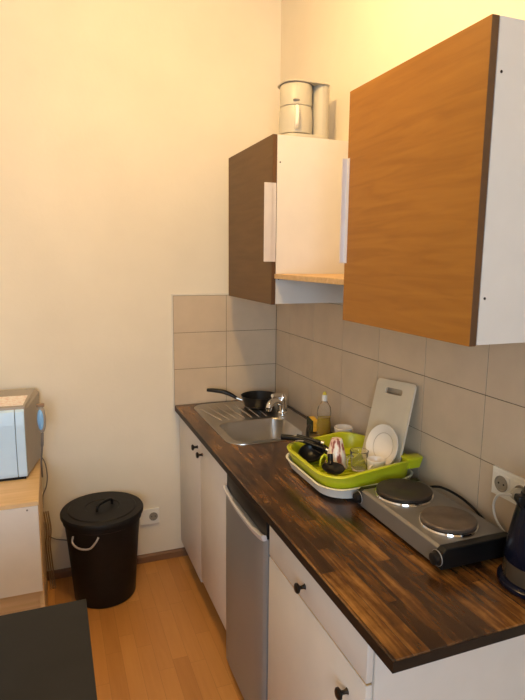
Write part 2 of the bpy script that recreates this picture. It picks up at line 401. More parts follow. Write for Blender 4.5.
# fridge
fy0, fy1 = -1.355, -0.902
t = thing('fridge', 'silver under-counter fridge with black top strip between white cabinets', 'fridge', (-0.3, -1.148, 0))
bm = bm_new(); box(bm, -0.535, -0.03, fy0+0.004, fy1-0.004, 0.012, 0.852, 0.004); obj('housing', bm, M_fridgeb, t)
bm = bm_new()                     # door with soft vertical edges
prism(bm, [(-0.536, fy0+0.003), (-0.575, fy0+0.003), (-0.583, fy0+0.010), (-0.587, fy0+0.024), (-0.589, fy0+0.10), (-0.589, fy1-0.10), (-0.587, fy1-0.024), (-0.583, fy1-0.010), (-0.575, fy1-0.003), (-0.536, fy1-0.003)], 'z', 0.035, 0.776)
d = obj('door', bm, M_fridge, t, smooth=True)
bm = bm_new()                     # grip: curved lip along the top of the door
n = 24; rings = []
for i in range(n+1):
    s = i/n; y = fy0+0.006 + s*(fy1-fy0-0.012)
    dip = 0.024*math.sin(PI*s)**0.6
    z1 = 0.796 - dip
    rings.append([Vector((-0.590, y, z1-0.022)), Vector((-0.5965, y, z1-0.010)), Vector((-0.5965, y, z1-0.002)), Vector((-0.592, y, z1)), Vector((-0.580, y, z1-0.003)), Vector((-0.574, y, z1-0.022))])
loft(bm, rings, True, True); g = obj('grip', bm, M_handle, d, smooth=True); g['label'] = 'light curved grip lip along the door top'
bm = bm_new(); box(bm, -0.578, -0.536, fy0+0.004, fy1-0.004, 0.7775, 0.855, 0.003); o = obj('top_strip', bm, M_black, t); o['label'] = 'black strip above the silver door'
for y in (fy0+0.05, fy1-0.05):
    bm = bm_new(); lathe(bm, [(0.02, 0), (0.02, 0.013)], 16, (-0.50, y, 0)); obj('foot', bm, M_black, t)

# ------------------------------------------------------------------ wall cabinets
X0 = -0.34; ZB, ZT = 1.5035, 2.183
def wall_cab(label, y0, y1, handle_near, mat):
    t = thing('wall_cabinet', label, 'cabinet', (-0.16, (y0+y1)/2, ZB))
    p = 0.016; xw = WX - 0.0005; xf = X0+0.0195
    bm = bm_new()
    box(bm, xf, xw, y0, y0+p, ZB, ZT); box(bm, xf, xw, y1-p, y1, ZB, ZT)
    box(bm, xf, xw, y0+p, y1-p, ZB, ZB+p); box(bm, xf, xw, y0+p, y1-p, ZT-p, ZT)
    box(bm, xw-0.006, xw, y0+p, y1-p, ZB+p, ZT-p)
    obj('body', bm, M_white, t)
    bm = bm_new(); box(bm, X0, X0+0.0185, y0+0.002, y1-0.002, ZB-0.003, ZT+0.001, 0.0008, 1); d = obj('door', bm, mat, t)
    bm = bm_new(); box(bm, X0+0.0006, X0+0.0179, y0+0.0008, y0+0.0021, ZB-0.002, ZT); e = obj('edge_band', bm, M_veneerdge, d); e['label'] = 'darker brown door edge'
    # flat handle plate clipped over the door edge
    bm = bm_new()
    if handle_near: box(bm, X0-0.036, X0+0.016, y0-0.0022, y0+0.0006, 1.679, 1.995, 0.0005, 1); box(bm, X0-0.0015, X0, y0-0.0022, y0+0.016, 1.679, 1.995)
    else: box(bm, X0-0.016, X0+0.016, y1-0.0005, y1+0.0025, 1.679, 1.992, 0.0005, 1); box(bm, X0-0.0015, X0, y1-0.016, y1+0.0025, 1.679, 1.992)
    obj('handle', bm, M_handle, d)
    for z in (2.077, 1.607):
        bm = bm_new(); lathe(bm, [(0.0032, 0), (0.0032, 0.0008)], 12, (-0.308, y0, z), Matrix.Rotation(R(90), 4, 'X')); s = obj('screw_hole', bm, M_knob, t)
    return t
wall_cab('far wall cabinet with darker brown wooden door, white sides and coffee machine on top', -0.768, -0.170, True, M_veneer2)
wall_cab('near wall cabinet with brown wooden door, closest to the viewer', -1.958, -1.378, False, M_veneer)
bm = bm_new(); box(bm, -0.328, WX-0.0005, -1.3775, -0.7685, 1.609, 1.629, 0.001, 1)
tag(obj('shelf_board', bm, M_oak), 'light oak shelf board spanning the gap between the two wall cabinets', 'shelf')

# ------------------------------------------------------------------ coffee machine on the far wall cabinet
cz = ZT+0.0012
t = thing('coffee_machine', 'cream filter coffee machine standing on the far wall cabinet', 'coffee machine', (-0.14, -0.66, cz))
bm = bm_new()
loft(bm, [rrect(-0.262, -0.050, -0.725, -0.56, 0.05, z) for z in (cz, cz+0.022)], True, True); obj('base', bm, M_cream, t, smooth=True, bev=0.003)
bm = bm_new()
loft(bm, [rrect(-0.122, -0.050, -0.715, -0.57, 0.042, z) for z in (cz+0.022, cz+0.2255)], True, True); obj('water_tank', bm, M_cream, t, smooth=True, bev=0.003)
bm = bm_new(); box(bm, -0.21, -0.10, -0.60, -0.57, cz+0.022, cz+0.2255, 0.008); obj('back_column', bm, M_cream, t)
bm = bm_new(); lathe(bm, [(0.062, 0.135), (0.067, 0.139), (0.068, 0.218), (0.064, 0.2235)], 36, (-0.193, -0.655, cz)); fb = obj('filter_basket', bm, M_cream, t, smooth=True)
bm = bm_new(); box(bm, -0.232, -0.206, -0.724, -0.712, cz+0.150, cz+0.157, 0.002); obj('latch', bm, M_cable, fb)
bm = bm_new(); lathe(bm, [(0.0675, 0.2238), (0.069, 0.2258)], 36, (-0.193, -0.655, cz)); o = obj('lid_seam', bm, M_cable, t, smooth=True); o['label'] = 'dark seam under the lid'
bm = bm_new(); loft(bm, [rrect(-0.262, -0.050, -0.723, -0.575, 0.05, z) for z in (cz+0.226, cz+0.232)], True, True); obj('lid', bm, M_cream, t, smooth=True, bev=0.002)
bm = bm_new(); lathe(bm, [(0.060, 0.023), (0.070, 0.028), (0.072, 0.07), (0.070, 0.118), (0.066, 0.134)], 36, (-0.193, -0.655, cz)); j = obj('jug', bm, M_cream, t, smooth=True)
bm = bm_new(); tube(bm, smooth_path([(-0.216, -0.716, cz+0.122), (-0.224, -0.738, cz+0.120), (-0.226, -0.745, cz+0.09), (-0.226, -0.742, cz+0.055), (-0.218, -0.722, cz+0.045)], 6), 0.0085, 10); obj('jug_handle', bm, M_wplast, j, smooth=True)

# ------------------------------------------------------------------ sink, tap
t = thing('sink', 'stainless steel inset sink with draining area', 'sink', (-0.27, -0.38, H))
bm = bm_new(); z = H
B = (-0.475, -0.130, -0.715, -0.400)
o_ = (-0.512, -0.030, -0.750, -0.026)
rings = [rrect(*o_, 0.085, z+0.0005), rrect(o_[0]+0.001, o_[1]-0.001, o_[2]+0.001, o_[3]-0.001, 0.084, z+0.004), rrect(o_[0]+0.006, o_[1]-0.006, o_[2]+0.006, o_[3]-0.006, 0.08, z+0.0055),
         rrect(o_[0]+0.014, o_[1]-0.014, o_[2]+0.014, o_[3]-0.014, 0.075, z+0.0025),
         rrect(*B, 0.065, z+0.002), rrect(B[0]+0.004, B[1]-0.004, B[2]+0.004, B[3]-0.004, 0.063, z-0.003),
         rrect(B[0]+0.010, B[1]-0.010, B[2]+0.010, B[3]-0.010, 0.06, z-0.12), rrect(B[0]+0.022, B[1]-0.022, B[2]+0.022, B[3]-0.022, 0.055, z-0.142),
         rrect(B[0]+0.06, B[1]-0.06, B[2]+0.06, B[3]-0.06, 0.04, z-0.149)]
loft(bm, rings, False, True); obj('basin', bm, M_steel, t, smooth=True)
bm = bm_new()
for i in range(7):
    f = i/6
    a = Vector((-0.485 + 0.30*f, -0.10 + 0.035*f, z+0.0025)); b = Vector((-0.435 + 0.24*f, -0.365+0.0*f, z+0.0025))
    tube(bm, [a, a.lerp(b, 0.05), a.lerp(b, 0.95), b], [0.0008, 0.004, 0.004, 0.0008], 8)
obj('drainer_ridges', bm, M_steel, t, smooth=True)
bm = bm_new(); lathe(bm, [(0.036, 0.0), (0.038, 0.003), (0.030, 0.004), (0.012, 0.002), (0, 0.002)], 28, ((B[0]+B[1])/2, (B[2]+B[3])/2, z-0.1488)); obj('strainer', bm, M_chrome, t, smooth=True)

tx, ty = -0.096, -0.335; dz = H+0.0030
t = thing('tap', 'chrome single-lever tap behind the sink basin', 'tap', (tx, ty, dz))
bm = bm_new(); lathe(bm, [(0.029, 0), (0.029, 0.006), (0.024, 0.012), (0.023, 0.055), (0.025, 0.068), (0.024, 0.080)], 28, (tx, ty, dz)); obj('body', bm, M_chrome, t, smooth=True)
bm = bm_new(); tube(bm, smooth_path([(tx-0.008, ty-0.004, dz+0.050), (tx-0.040, ty-0.022, dz+0.072), (tx-0.070, ty-0.040, dz+0.076), (tx-0.092, ty-0.053, dz+0.066), (tx-0.100, ty-0.058, dz+0.048)], 6), 0.0165, 18); sp = obj('spout', bm, M_chrome, t, smooth=True)
bm = bm_new(); lathe(bm, [(0.015, 0.0), (0.0165, 0.012)], 20, (tx-0.1005, ty-0.0585, dz+0.0355)); obj('aerator', bm, M_chrome, sp, smooth=True)
bm = bm_new(); lathe(bm, [(0.0245, 0.080), (0.025, 0.090), (0.018, 0.101), (0, 0.105)], 24, (tx, ty, dz)); tube(bm, [(tx-0.008, ty, dz+0.092), (tx-0.045, ty-0.018, dz+0.100), (tx-0.070, ty-0.028, dz+0.103)], [0.015, 0.013, 0.010], 12); obj('lever', bm, M_chrome, t, smooth=True)

# ------------------------------------------------------------------ frying pan on the drainer
px_, py_, pz = -0.165, -0.175, H+0.0068
t = thing('frying_pan', 'small black frying pan lying on the sink drainer', 'frying pan', (px_, py_, pz))
bm = bm_new(); lathe(bm, [(0, 0), (0.072, 0), (0.082, 0.004), (0.099, 0.058), (0.101, 0.060), (0.0985, 0.060), (0.080, 0.008), (0.07, 0.005), (0, 0.005)], 48, (px_, py_, pz)); obj('bowl', bm, M_coating, t, smooth=True)
dv = Vector((-0.262, 0.113, 0)).normalized()
bm = bm_new(); base = Vector((px_, py_, pz))
P_ = smooth_path([base+dv*0.125+Vector((0, 0, 0.040)), base+dv*0.16+Vector((0, 0, 0.060)), base+dv*0.20+Vector((0, 0, 0.074)), base+dv*0.245+Vector((0, 0, 0.080)), base+dv*0.288+Vector((0, 0, 0.082))], 6)
tube(bm, P_, [0.0085+0.004*math.sin(PI*i/(len(P_)-1)) for i in range(len(P_))], 12); obj('handle', bm, M_black, t, smooth=True)
bm = bm_new(); tube(bm, [base+dv*0.094+Vector((0, 0, 0.030)), base+dv*0.126+Vector((0, 0, 0.041))], 0.0085, 12); o = obj('handle_ferrule', bm, M_steel, t, smooth=True); o['label'] = 'steel ferrule between bowl and handle'

# ------------------------------------------------------------------ washing-up bottle and sponge
bx_, by_ = -0.056, -0.728
t = thing('dish_soap_bottle', 'clear dish soap bottle half full of yellow soap, by the tiles', 'bottle', (bx_, by_, H))
def bprof(s=1.0, d=0.0): return [(0.030-d, 0.001+d), (0.033-d, 0.006), (0.034-d, 0.05), (0.0305-d, 0.075), (0.034-d, 0.10), (0.031-d, 0.13), (0.017-d, 0.152), (0.012-d, 0.160)]
bm = bm_new(); lathe(bm, bprof(), 28, (bx_, by_, H), sy=0.8); obj('bottle_body', bm, M_clear, t, smooth=True)
bm = bm_new(); lathe(bm, [(0.0, 0.003), (0.031, 0.003), (0.0325, 0.05), (0.029, 0.075), (0.0305, 0.085), (0, 0.085)], 28, (bx_, by_, H), sy=0.8); obj('soap', bm, M_soap, t, smooth=True)
bm = bm_new(); lathe(bm, [(0.013, 0.1605), (0.013, 0.185), (0.010, 0.189)], 20, (bx_, by_, H)); c = obj('cap', bm, M_wplast, t, smooth=True)
bm = bm_new(); lathe(bm, [(0.0095, 0.1892), (0.008, 0.197), (0.004, 0.203), (0, 0.204)], 20, (bx_, by_, H)); obj('nozzle', bm, M_yellow, c, smooth=True)
t = thing('sponge', 'yellow kitchen sponge with dark scouring side by the sink corner', 'sponge', (-0.06, -0.775, H))
def rbox(name, mat, par, c, s, rz, rx=0, bev=0.004):
    bm = bm_new(); box(bm, -s[0]/2, s[0]/2, -s[1]/2, s[1]/2, -s[2]/2, s[2]/2, bev)
    bm.transform(Matrix.Translation(c) @ Matrix.Rotation(R(rz), 4, 'Z') @ Matrix.Rotation(R(rx), 4, 'X'))
    return obj(name, bm, mat, par)
rbox('foam', M_sponge, t, (-0.075, -0.662, H+0.0335), (0.085, 0.028, 0.052), 80)
rbox('scouring_pad', M_scour, t, (-0.093, -0.659, H+0.0335), (0.085, 0.008, 0.052), 80, bev=0.001)

# ------------------------------------------------------------------ dish rack: white tray and lime basket
t = thing('dish_drainer', 'lime green dish drainer basket on a white drip tray', 'dish rack', (-0.2, -1.2, H))
def wave(x, y):     # rim height: low in the corner towards the viewer, swelling at the ends
    u = (x+0.39)/0.36; v_ = (-1.0-y)/0.42
    u = min(1, max(0, u)); v_ = min(1, max(0, v_))
    ends = max(0, 1-abs(v_-1)*4) + max(0, 1-abs(v_)*4)
    e_ = min(1, ends)
    near = max(0.0, 1-abs(v_-1)*2.5)
    return near*(0.030*min(1, max(0, (u-0.12)/0.4)) - 0.004) + 0.009*math.cos(2*PI*(u-0.72))*(e_-near)*(1 if v_ < 0.5 else 0) - 0.004*(1-u)*math.sin(PI*v_)
def rk(d, z, r=0.10, wv=0.0):
    return rrect(-0.385+d, -0.028-d*0.8, -1.415+d, -1.005-d, r, z, 10, (lambda x, y: wv*wave(x, y)))
bm = bm_new()
loft(bm, [rk(0.030, H+0.0015, 0.08), rk(0.008, H+0.012, 0.09), rk(-0.006, H+0.044, 0.10, .4), rk(-0.010, H+0.049, 0.10, .4), rk(-0.003, H+0.050, 0.10, .4), rk(0.012, H+0.014, 0.09), rk(0.035, H+0.0055, 0.08)], True, True)
tr = obj('drip_tray', bm, M_wplast, t, smooth=True)
bm = bm_new()
loft(bm, [rk(0.030, H+0.026, 0.08), rk(0.014, H+0.034, 0.09), rk(0.003, H+0.060, 0.10, 1), rk(-0.006, H+0.084, 0.105, 1), rk(-0.010, H+0.090, 0.11, 1), rk(-0.006, H+0.0935, 0.105, 1), rk(0.004, H+0.0925, 0.10, 1), rk(0.010, H+0.075, 0.10, 1), rk(0.017, H+0.040, 0.09), rk(0.034, H+0.031, 0.08)], True, True)
bs = obj('basket', bm, M_lime, t, smooth=True); bs['label'] = 'lime green basket with wavy rim'
bm = bm_new()
for i in range(9):
    y = -1.09 - i*0.03; box(bm, -0.33, -0.09, y-0.0015, y+0.0015, H+0.0312, H+0.040)
obj('floor_ribs', bm, M_lime, bs)
# carrying lugs at the two ends, by the wall
for yy, s in ((-1.388, -1),):
    bm = bm_new(); loft(bm, [rrect(-0.080, -0.024, yy-0.016, yy+0.016, 0.010, H+0.085), rrect(-0.084, -0.020, yy-0.024, yy+0.020, 0.012, H+0.112), rrect(-0.088, -0.018, yy-0.026, yy+0.022, 0.012, H+0.122), rrect(-0.084, -0.020, yy-0.022, yy+0.018, 0.012, H+0.125)], True, True)
    obj('lug', bm, M_lime, bs, smooth=True)
ZB_ = H+0.0405    # top of the ribs inside the basket

def mug(name, label, c, r, h, mat, ha, group=None, cat='mug', taper=0.85, parts_mat=None):
    t = thing(name, label, cat, c, group)
    bm = bm_new(); w_ = 0.003
    lathe(bm, [(0, 0), (r*taper-0.003, 0), (r*taper, 0.004), (r, h-0.002), (r-0.0015, h), (r-w_, h-0.002), (r*taper-w_, 0.007), (0, 0.006)], 36, c); b = obj('cup', bm, mat, t, smooth=True)
    if ha is not None:
        d = Vector((math.cos(R(ha)), math.sin(R(ha)), 0)); c = Vector(c)
        def q(a, z): return c + d*a + Vector((0, 0, z))
        bm = bm_new(); tube(bm, smooth_path([q(r*0.95, h*0.78), q(r+0.020, h*0.80), q(r+0.028, h*0.52), q(r+0.018, h*0.25), q(r*0.90, h*0.22)], 6), 0.0042, 10); obj('handle', bm, parts_mat or mat, t, smooth=True)
    return t
mug('mug', 'white mug behind the green rack rim, beside the tiled wall', (-0.070, -0.935, H+0.0005), 0.040, 0.098, M_porc, 215, taper=0.72)
mug('glass_mug', 'clear glass mug in the dish rack, left of the white cup', (-0.180, -1.250, ZB_+0.0003), 0.034, 0.072, M_glass, 195)
mug('cup', 'small white cup at the near rim of the rack, below the plate', (-0.160, -1.332, ZB_+0.0003), 0.033, 0.066, M_porc, 215)
# upside-down patterned mug
c = Vector((-0.243, -1.193, ZB_+0.0003)); t = thing('patterned_cup', 'tapered white cup with pinkish pattern turned upside down in the rack', 'cup', c)
bm = bm_new(); lathe(bm, [(0.044, 0.0), (0.0445, 0.003), (0.021, 0.102), (0.018, 0.106), (0, 0.1065), (0, 0.102), (0.0175, 0.101), (0.041, 0.002)], 36, c, cap0=False, cap1=False); obj('cup_body', bm, M_floral, t, smooth=True)

# plate
def tilt(n, up=(0, 0, 1)):
    zc = Vector(n).normalized(); xc = Vector(up).cross(zc).normalized(); yc = zc.cross(xc)
    return Matrix((xc, yc, zc)).transposed().to_4x4()
PM = tilt((-0.95, -0.16, 0.30))
bm = bm_new(); pr = 0.079
pc = Vector((-0.098, -1.283, 1.022))
lathe(bm, [(0, 0), (0.046, 0), (0.050, 0.003), (pr, 0.012), (pr+0.0005, 0.0135), (pr-0.001, 0.0145), (0.051, 0.006), (0.046, 0.0035), (0, 0.0035)], 48, pc, PM)
t = thing('plate', 'small round white plate propped against the cutting board', 'plate', pc)
obj('dish', bm, M_porc, t, smooth=True)
bm = bm_new(); lathe(bm, [(0.0480, 0.0045), (0.0475, 0.0052), (0.0495, 0.0062), (0.0495, 0.0055)], 48, pc, PM, cap0=False, cap1=False); o = obj('inner_ring', bm, pm('grey_ring', (0.45, 0.38, 0.30), 0.3), t); o['label'] = 'thin grey ring around the plate well'

# cutting board with grip slot
w_, h_, th = 0.236, 0.325, 0.007
bm = bm_new()
out = rrect(-w_/2, w_/2, 0, h_, 0.018, 0, 8); hole = rrect(-0.052, 0.052, h_-0.052, h_-0.030, 0.0109, 0, 8)
top = [v_.copy() for v_ in out]; rings = [out, [p+Vector((0, 0, th)) for p in out], [p+Vector((0, 0, th)) for p in hole], hole, out]
vr = [[bm.verts.new(p) for p in r_] for r_ in rings[:-1]]; vr.append(vr[0])
for a_, b_ in zip(vr, vr[1:]):
    n = len(a_)
    for k in range(n): bm.faces.new((a_[k], a_[(k+1) % n], b_[(k+1) % n], b_[k]))
# local x -> -y (world), local y -> up the board, local z -> towards the room
b0 = Vector((-0.095, -1.252, ZB_)); topc = Vector((-0.0108, -1.222, 0))
dz_ = math.sqrt(h_**2-(topc.x-b0.x)**2-(topc.y-b0.y)**2); up = Vector((topc.x-b0.x, topc.y-b0.y, dz_)).normalized()
xa = Vector((0, -1, 0)); xa = (xa - up*xa.dot(up)).normalized(); za = xa.cross(up)
MB_ = Matrix((xa, up, za)).transposed().to_4x4()
bm.transform(Matrix.Translation(b0) @ MB_)
tag(obj('cutting_board', bm, M_board, bev=0.0015), 'pale translucent cutting board with slot grip, leaning on the tiles', 'cutting board')

# black utensils in the rack
def utensil_handle(name, par, pts, r, mat=None):
    bm = bm_new(); tube(bm, smooth_path(pts, 5), r, 10); return obj(name, bm, mat or M_black, par, smooth=True)
# spatula lying across the left end
t = thing('spatula', 'black slotted spatula lying over the left end of the rack', 'spatula', (-0.33, -1.06, 0.98))
utensil_handle('handle', t, [(-0.385, -1.005, 1.002), (-0.345, -1.035, 1.003), (-0.30, -1.07, 0.995), (-0.275, -1.10, 0.985)], [0.011]*15+[0.007])
bm = bm_new()
for k in range(4): box(bm, -0.036+k*0.020, -0.036+k*0.020+0.012, 0, 0.085, -0.0012, 0.0012, 0.0008, 1)
box(bm, -0.036, 0.036, -0.022, 0.0, -0.0012, 0.0012); box(bm, -0.036, 0.036, 0.085, 0.10, -0.0012, 0.0012)
bm.transform(Matrix.Translation((-0.265, -1.112, 0.978)) @ Matrix.Rotation(R(-150), 4, 'Z') @ Matrix.Rotation(R(-18), 4, 'X'))
obj('blade', bm, M_black, t)
t = thing('ladle', 'black soup ladle lying at the front left of the rack', 'ladle', (-0.31, -1.12, 0.96))
LM = tilt((-0.35, -0.25, 0.9))
bm = bm_new(); lathe(bm, [(0, -0.028), (0.026, -0.025), (0.044, -0.010), (0.050, 0.006), (0.047, 0.006), (0.041, -0.009), (0.024, -0.022), (0, -0.025)], 28, (-0.314, -1.130, 0.972), LM, cap0=False, cap1=False); obj('bowl', bm, M_black, t, smooth=True)
utensil_handle('handle', t, [(-0.305, -1.080, 0.984), (-0.285, -1.03, 1.012), (-0.262, -0.985, 1.020), (-0.24, -0.955, 1.022)], 0.006)
t = thing('serving_spoon', 'black serving spoon with upright handle stub, in front of the patterned cup', 'spoon', (-0.31, -1.29, 0.965))
LM = tilt((-0.3, -0.1, 0.95))
bm = bm_new(); lathe(bm, [(0, -0.014), (0.02, -0.012), (0.034, -0.004), (0.038, 0.003), (0.035, 0.003), (0.02, -0.008), (0, -0.010)], 28, (-0.312, -1.300, 0.972), LM, cap0=False, cap1=False, sx=1.25, sy=0.8); obj('bowl', bm, M_black, t, smooth=True)
utensil_handle('handle', t, [(-0.305, -1.268, 0.972), (-0.300, -1.255, 0.985), (-0.298, -1.248, 1.006)], 0.010)
for i, (yy, lb) in enumerate(((-1.075, 'black-handled table knife with steel end, upper of the pair in the rack'), (-1.115, 'black-handled table knife with steel end, lower of the pair in the rack'))):
    t = thing('table_knife', lb, 'knife', (-0.27, yy, 0.98), 'black-handled knives in the rack')
    a = Vector((-0.335+0.012*i, yy+0.035, 1.012-0.010*i)); b = Vector((-0.262, yy-0.03, 0.998-0.016*i)); dd = (b-a).normalized()
    utensil_handle('handle', t, [a, a.lerp(b, .5), b], 0.0075)
    utensil_handle('end_cap', t, [b+dd*0.0005, b+dd*0.006, b+dd*0.012], 0.0078, M_chrome)
    utensil_handle('blade', t, [a-dd*0.0005, a-dd*0.02+Vector((0, 0, -0.006)), a-dd*0.045+Vector((0.01, 0, -0.018))], 0.0035, M_steel)
t = thing('peeler', 'small lime handled peeler standing by the black spoon', 'peeler', (-0.30, -1.21, 0.96))
utensil_handle('grip', t, [(-0.320, -1.215, 0.950), (-0.316, -1.212, 0.975), (-0.302, -1.212, 0.990), (-0.292, -1.215, 0.975), (-0.292, -1.218, 0.950)], 0.004, M_lime)

# ------------------------------------------------------------------ twin hot plate
hx0, hx1, hy0, hy1 = -0.293, -0.066, -1.866, -1.440
t = thing('hot_plate', 'grey two-burner electric hot plate on the worktop', 'hot plate', ((hx0+hx1)/2, (hy0+hy1)/2, H))
z0, z1 = H+0.010, H+0.064
bm = bm_new(); prism(bm, [(hx0-0.004, z0), (hx0, z1-0.006), (hx0+0.008, z1), (hx1, z1), (hx1, z0)], 'y', hy0+0.028, hy1-0.020); obj('casing', bm, M_hob, t, bev=0.002)
for a, b in ((hy0, hy0+0.0278), (hy1-0.0198, hy1)):
    bm = bm_new(); prism(bm, [(hx0-0.006, z0-0.001), (hx0-0.003, z1-0.008), (hx0+0.008, z1+0.001), (hx1, z1+0.001), (hx1, z0-0.001)], 'y', a, b); o = obj('end_cap', bm, M_black, t, bev=0.003); o['label'] = 'black plastic end cap'
for y in (hy0+0.018, hy1-0.014):
    bm = bm_new(); Mx = Matrix.Rotation(R(-92), 4, 'Y'); lathe(bm, [(0.020, 0), (0.020, 0.004), (0.0165, 0.006), (0.0155, 0.016), (0.012, 0.018), (0, 0.018)], 28, (hx0-0.005, y, H+0.036), Mx); k = obj('control_knob', bm, M_blackm, t, smooth=True)
    bm = bm_new(); lathe(bm, [(0.0205, 0.001), (0.0215, 0.001), (0.0215, 0.003), (0.0205, 0.003)], 28, (hx0-0.005, y, H+0.036), Mx, cap0=False, cap1=False); o = obj('dial_ring', bm, M_wire, k, smooth=True); o['label'] = 'light ring around the knob'
for (cx, cy, rd, mt, lb) in ((-0.188, -1.540, 0.087, M_plate, None), (-0.187, -1.750, 0.077, M_plate2, 'smaller, lighter worn burner plate')):
    bm = bm_new(); lathe(bm, [(rd+0.005, 0), (rd+0.005, 0.003), (rd+0.003, 0.0075), (rd-0.001, 0.0083)], 48, (cx, cy, z1+0.0003)); o = obj('burner_ring', bm, M_chrome, t, smooth=True); o['label'] = 'chrome ring under burner'
    bm = bm_new(); lathe(bm, [(rd-0.004, 0), (rd, 0.003), (rd, 0.009), (rd-0.003, 0.012), (rd-0.014, 0.0125), (rd-0.022, 0.0115), (0.020, 0.0115), (0.016, 0.010), (0, 0.010)], 48, (cx, cy, z1+0.0085)); o = obj('burner', bm, mt, t, smooth=True)
    if lb: o['label'] = lb
for x in (hx0+0.03, hx1-0.03):
    for y in (hy0+0.04, hy1-0.04):
        bm = bm_new(); lathe(bm, [(0.011, 0.0003), (0.013, 0.0105)], 14, (x, y, H)); obj('foot', bm, M_black, t)
bm = bm_new(); tube(bm, smooth_path([(hx1+0.002, -1.50, H+0.056), (hx1+0.022, -1.54, H+0.068), (-0.034, -1.62, H+0.066), (-0.030, -1.70, H+0.045), (-0.030, -1.78, H+0.010), (-0.030, -1.84, H+0.0055)], 8), 0.0042, 8); obj('power_cord', bm, M_black, t, smooth=True)

# ------------------------------------------------------------------ kettle
kx, ky = -0.100, -1.986
t = thing('kettle', 'dark blue electric kettle at the near end of the worktop', 'kettle', (kx, ky, H))
bm = bm_new(); lathe(bm, [(0.091, 0.0005), (0.095, 0.004), (0.095, 0.013), (0.088, 0.018), (0.060, 0.020), (0, 0.020)], 48, (kx, ky, H)); obj('base_ring', bm, M_navy, t, smooth=True)
bm = bm_new(); lathe(bm, [(0.083, 0.0205), (0.085, 0.026), (0.081, 0.064)], 48, (kx, ky, H)); o = obj('lower_body', bm, M_smoke, t, smooth=True); o['label'] = 'smoky brownish band above the base'
bm = bm_new(); lathe(bm, [(0.082, 0.0645), (0.083, 0.068), (0.080, 0.10), (0.069, 0.170), (0.060, 0.215), (0.056, 0.232), (0.050, 0.236)], 48, (kx, ky, H)); obj('body', bm, M_navy, t, smooth=True)
bm = bm_new(); lathe(bm, [(0.053, 0.2365), (0.050, 0.246), (0.02, 0.253), (0.012, 0.256), (0.012, 0.265), (0, 0.267)], 36, (kx, ky, H)); obj('lid', bm, M_black, t, smooth=True)
bm = bm_new()
prism(bm, [(-0.050, 0.185), (-0.050, 0.235), (-0.072, 0.236), (-0.074, 0.222)], 'y', -0.014, 0.014)
bm.transform(Matrix.Translation((kx, ky, H)) @ Matrix.Rotation(R(-20), 4, 'Z')); obj('spout', bm, M_black, t, bev=0.004)
bm = bm_new(); d = Vector((0.35, -0.94, 0)).normalized(); c = Vector((kx, ky, H))
tube(bm, smooth_path([c+d*0.052+Vector((0, 0, 0.222)), c+d*0.085+Vector((0, 0, 0.230)), c+d*0.105+Vector((0, 0, 0.17)), c+d*0.10+Vector((0, 0, 0.10)), c+d*0.072+Vector((0, 0, 0.06))], 6), 0.011, 12)
obj('handle', bm, M_black, t, smooth=True)

# ------------------------------------------------------------------ sockets
def socket_face(par, c, n):
    """recessed round insert; n: 'x' faces -x, 'y' faces -y"""
    Mx = Matrix.Rotation(R(-90), 4, 'Y') if n == 'x' else Matrix.Rotation(R(90), 4, 'X')
    bm = bm_new(); lathe(bm, [(0.0235, 0.0), (0.0235, 0.003), (0.0205, 0.0032), (0.0195, 0.0006), (0, 0.0006)], 28, c, Mx, cap0=False); f = obj('socket_insert', bm, M_insert, par, smooth=True)
    for s in (-1, 1):
        bm = bm_new(); cc = Vector(c) + (Vector((0, s*0.0095, 0)) if n == 'x' else Vector((s*0.0095, 0, 0)))
        lathe(bm, [(0.003, 0.0007), (0.003, 0.0014)], 12, cc, Mx); h = obj('pin_hole', bm, M_black, f)
t = thing('double_socket', 'white double wall socket on the tiles above the hot plate', 'socket', (0, -1.787, 1.05))
bm = bm_new(); box(bm, -0.009, -0.0003, -1.869, -1.717, 1.0125, 1.0955, 0.002); fr = obj('cover_plate', bm, M_wplast, t)
for y in (-1.7565, -1.8295):
    bm = bm_new(); box(bm, -0.0115, -0.0091, y-0.028, y+0.028, 1.054-0.028, 1.054+0.028, 0.001, 1); obj('module', bm, M_wplast, t)
    socket_face(t, (-0.0117, y, 1.054), 'x')
t = thing('kettle_plug', 'white plug and cord running from the double socket down to the kettle', 'plug', (-0.03, -1.82, 1.04))
Mx = Matrix.Rotation(R(-90), 4, 'Y')
bm = bm_new(); lathe(bm, [(0.017, 0.0), (0.018, 0.012), (0.014, 0.022), (0.007, 0.030)], 24, (-0.0153, -1.8295, 1.054), Mx); obj('plug_body', bm, M_cream, t, smooth=True)
bm = bm_new(); tube(bm, smooth_path([(-0.044, -1.8295, 1.054), (-0.050, -1.815, 1.052), (-0.040, -1.775, 1.030), (-0.030, -1.752, 0.990), (-0.028, -1.765, 0.950), (-0.028, -1.81, 0.920), (-0.028, -1.86, 0.900), (-0.030, -1.892, H+0.0045)], 8), 0.0036, 8); obj('cord', bm, M_cablew, t, smooth=True)

t = thing('wall_socket', 'white wall socket low on the back wall, right of the black bin', 'socket', (-0.74, 0, 0.27))
bm = bm_new(); box(bm, -0.800, -0.692, -0.004, WY-0.0005, 0.226, 0.314, 0.002); obj('cover_plate', bm, M_wplast, t)
bm = bm_new(); box(bm, -0.754, -0.698, -0.0062, -0.0041, 0.242, 0.298, 0.001, 1); obj('module', bm, M_wplast, t)
socket_face(t, (-0.726, -0.0064, 0.270), 'y')

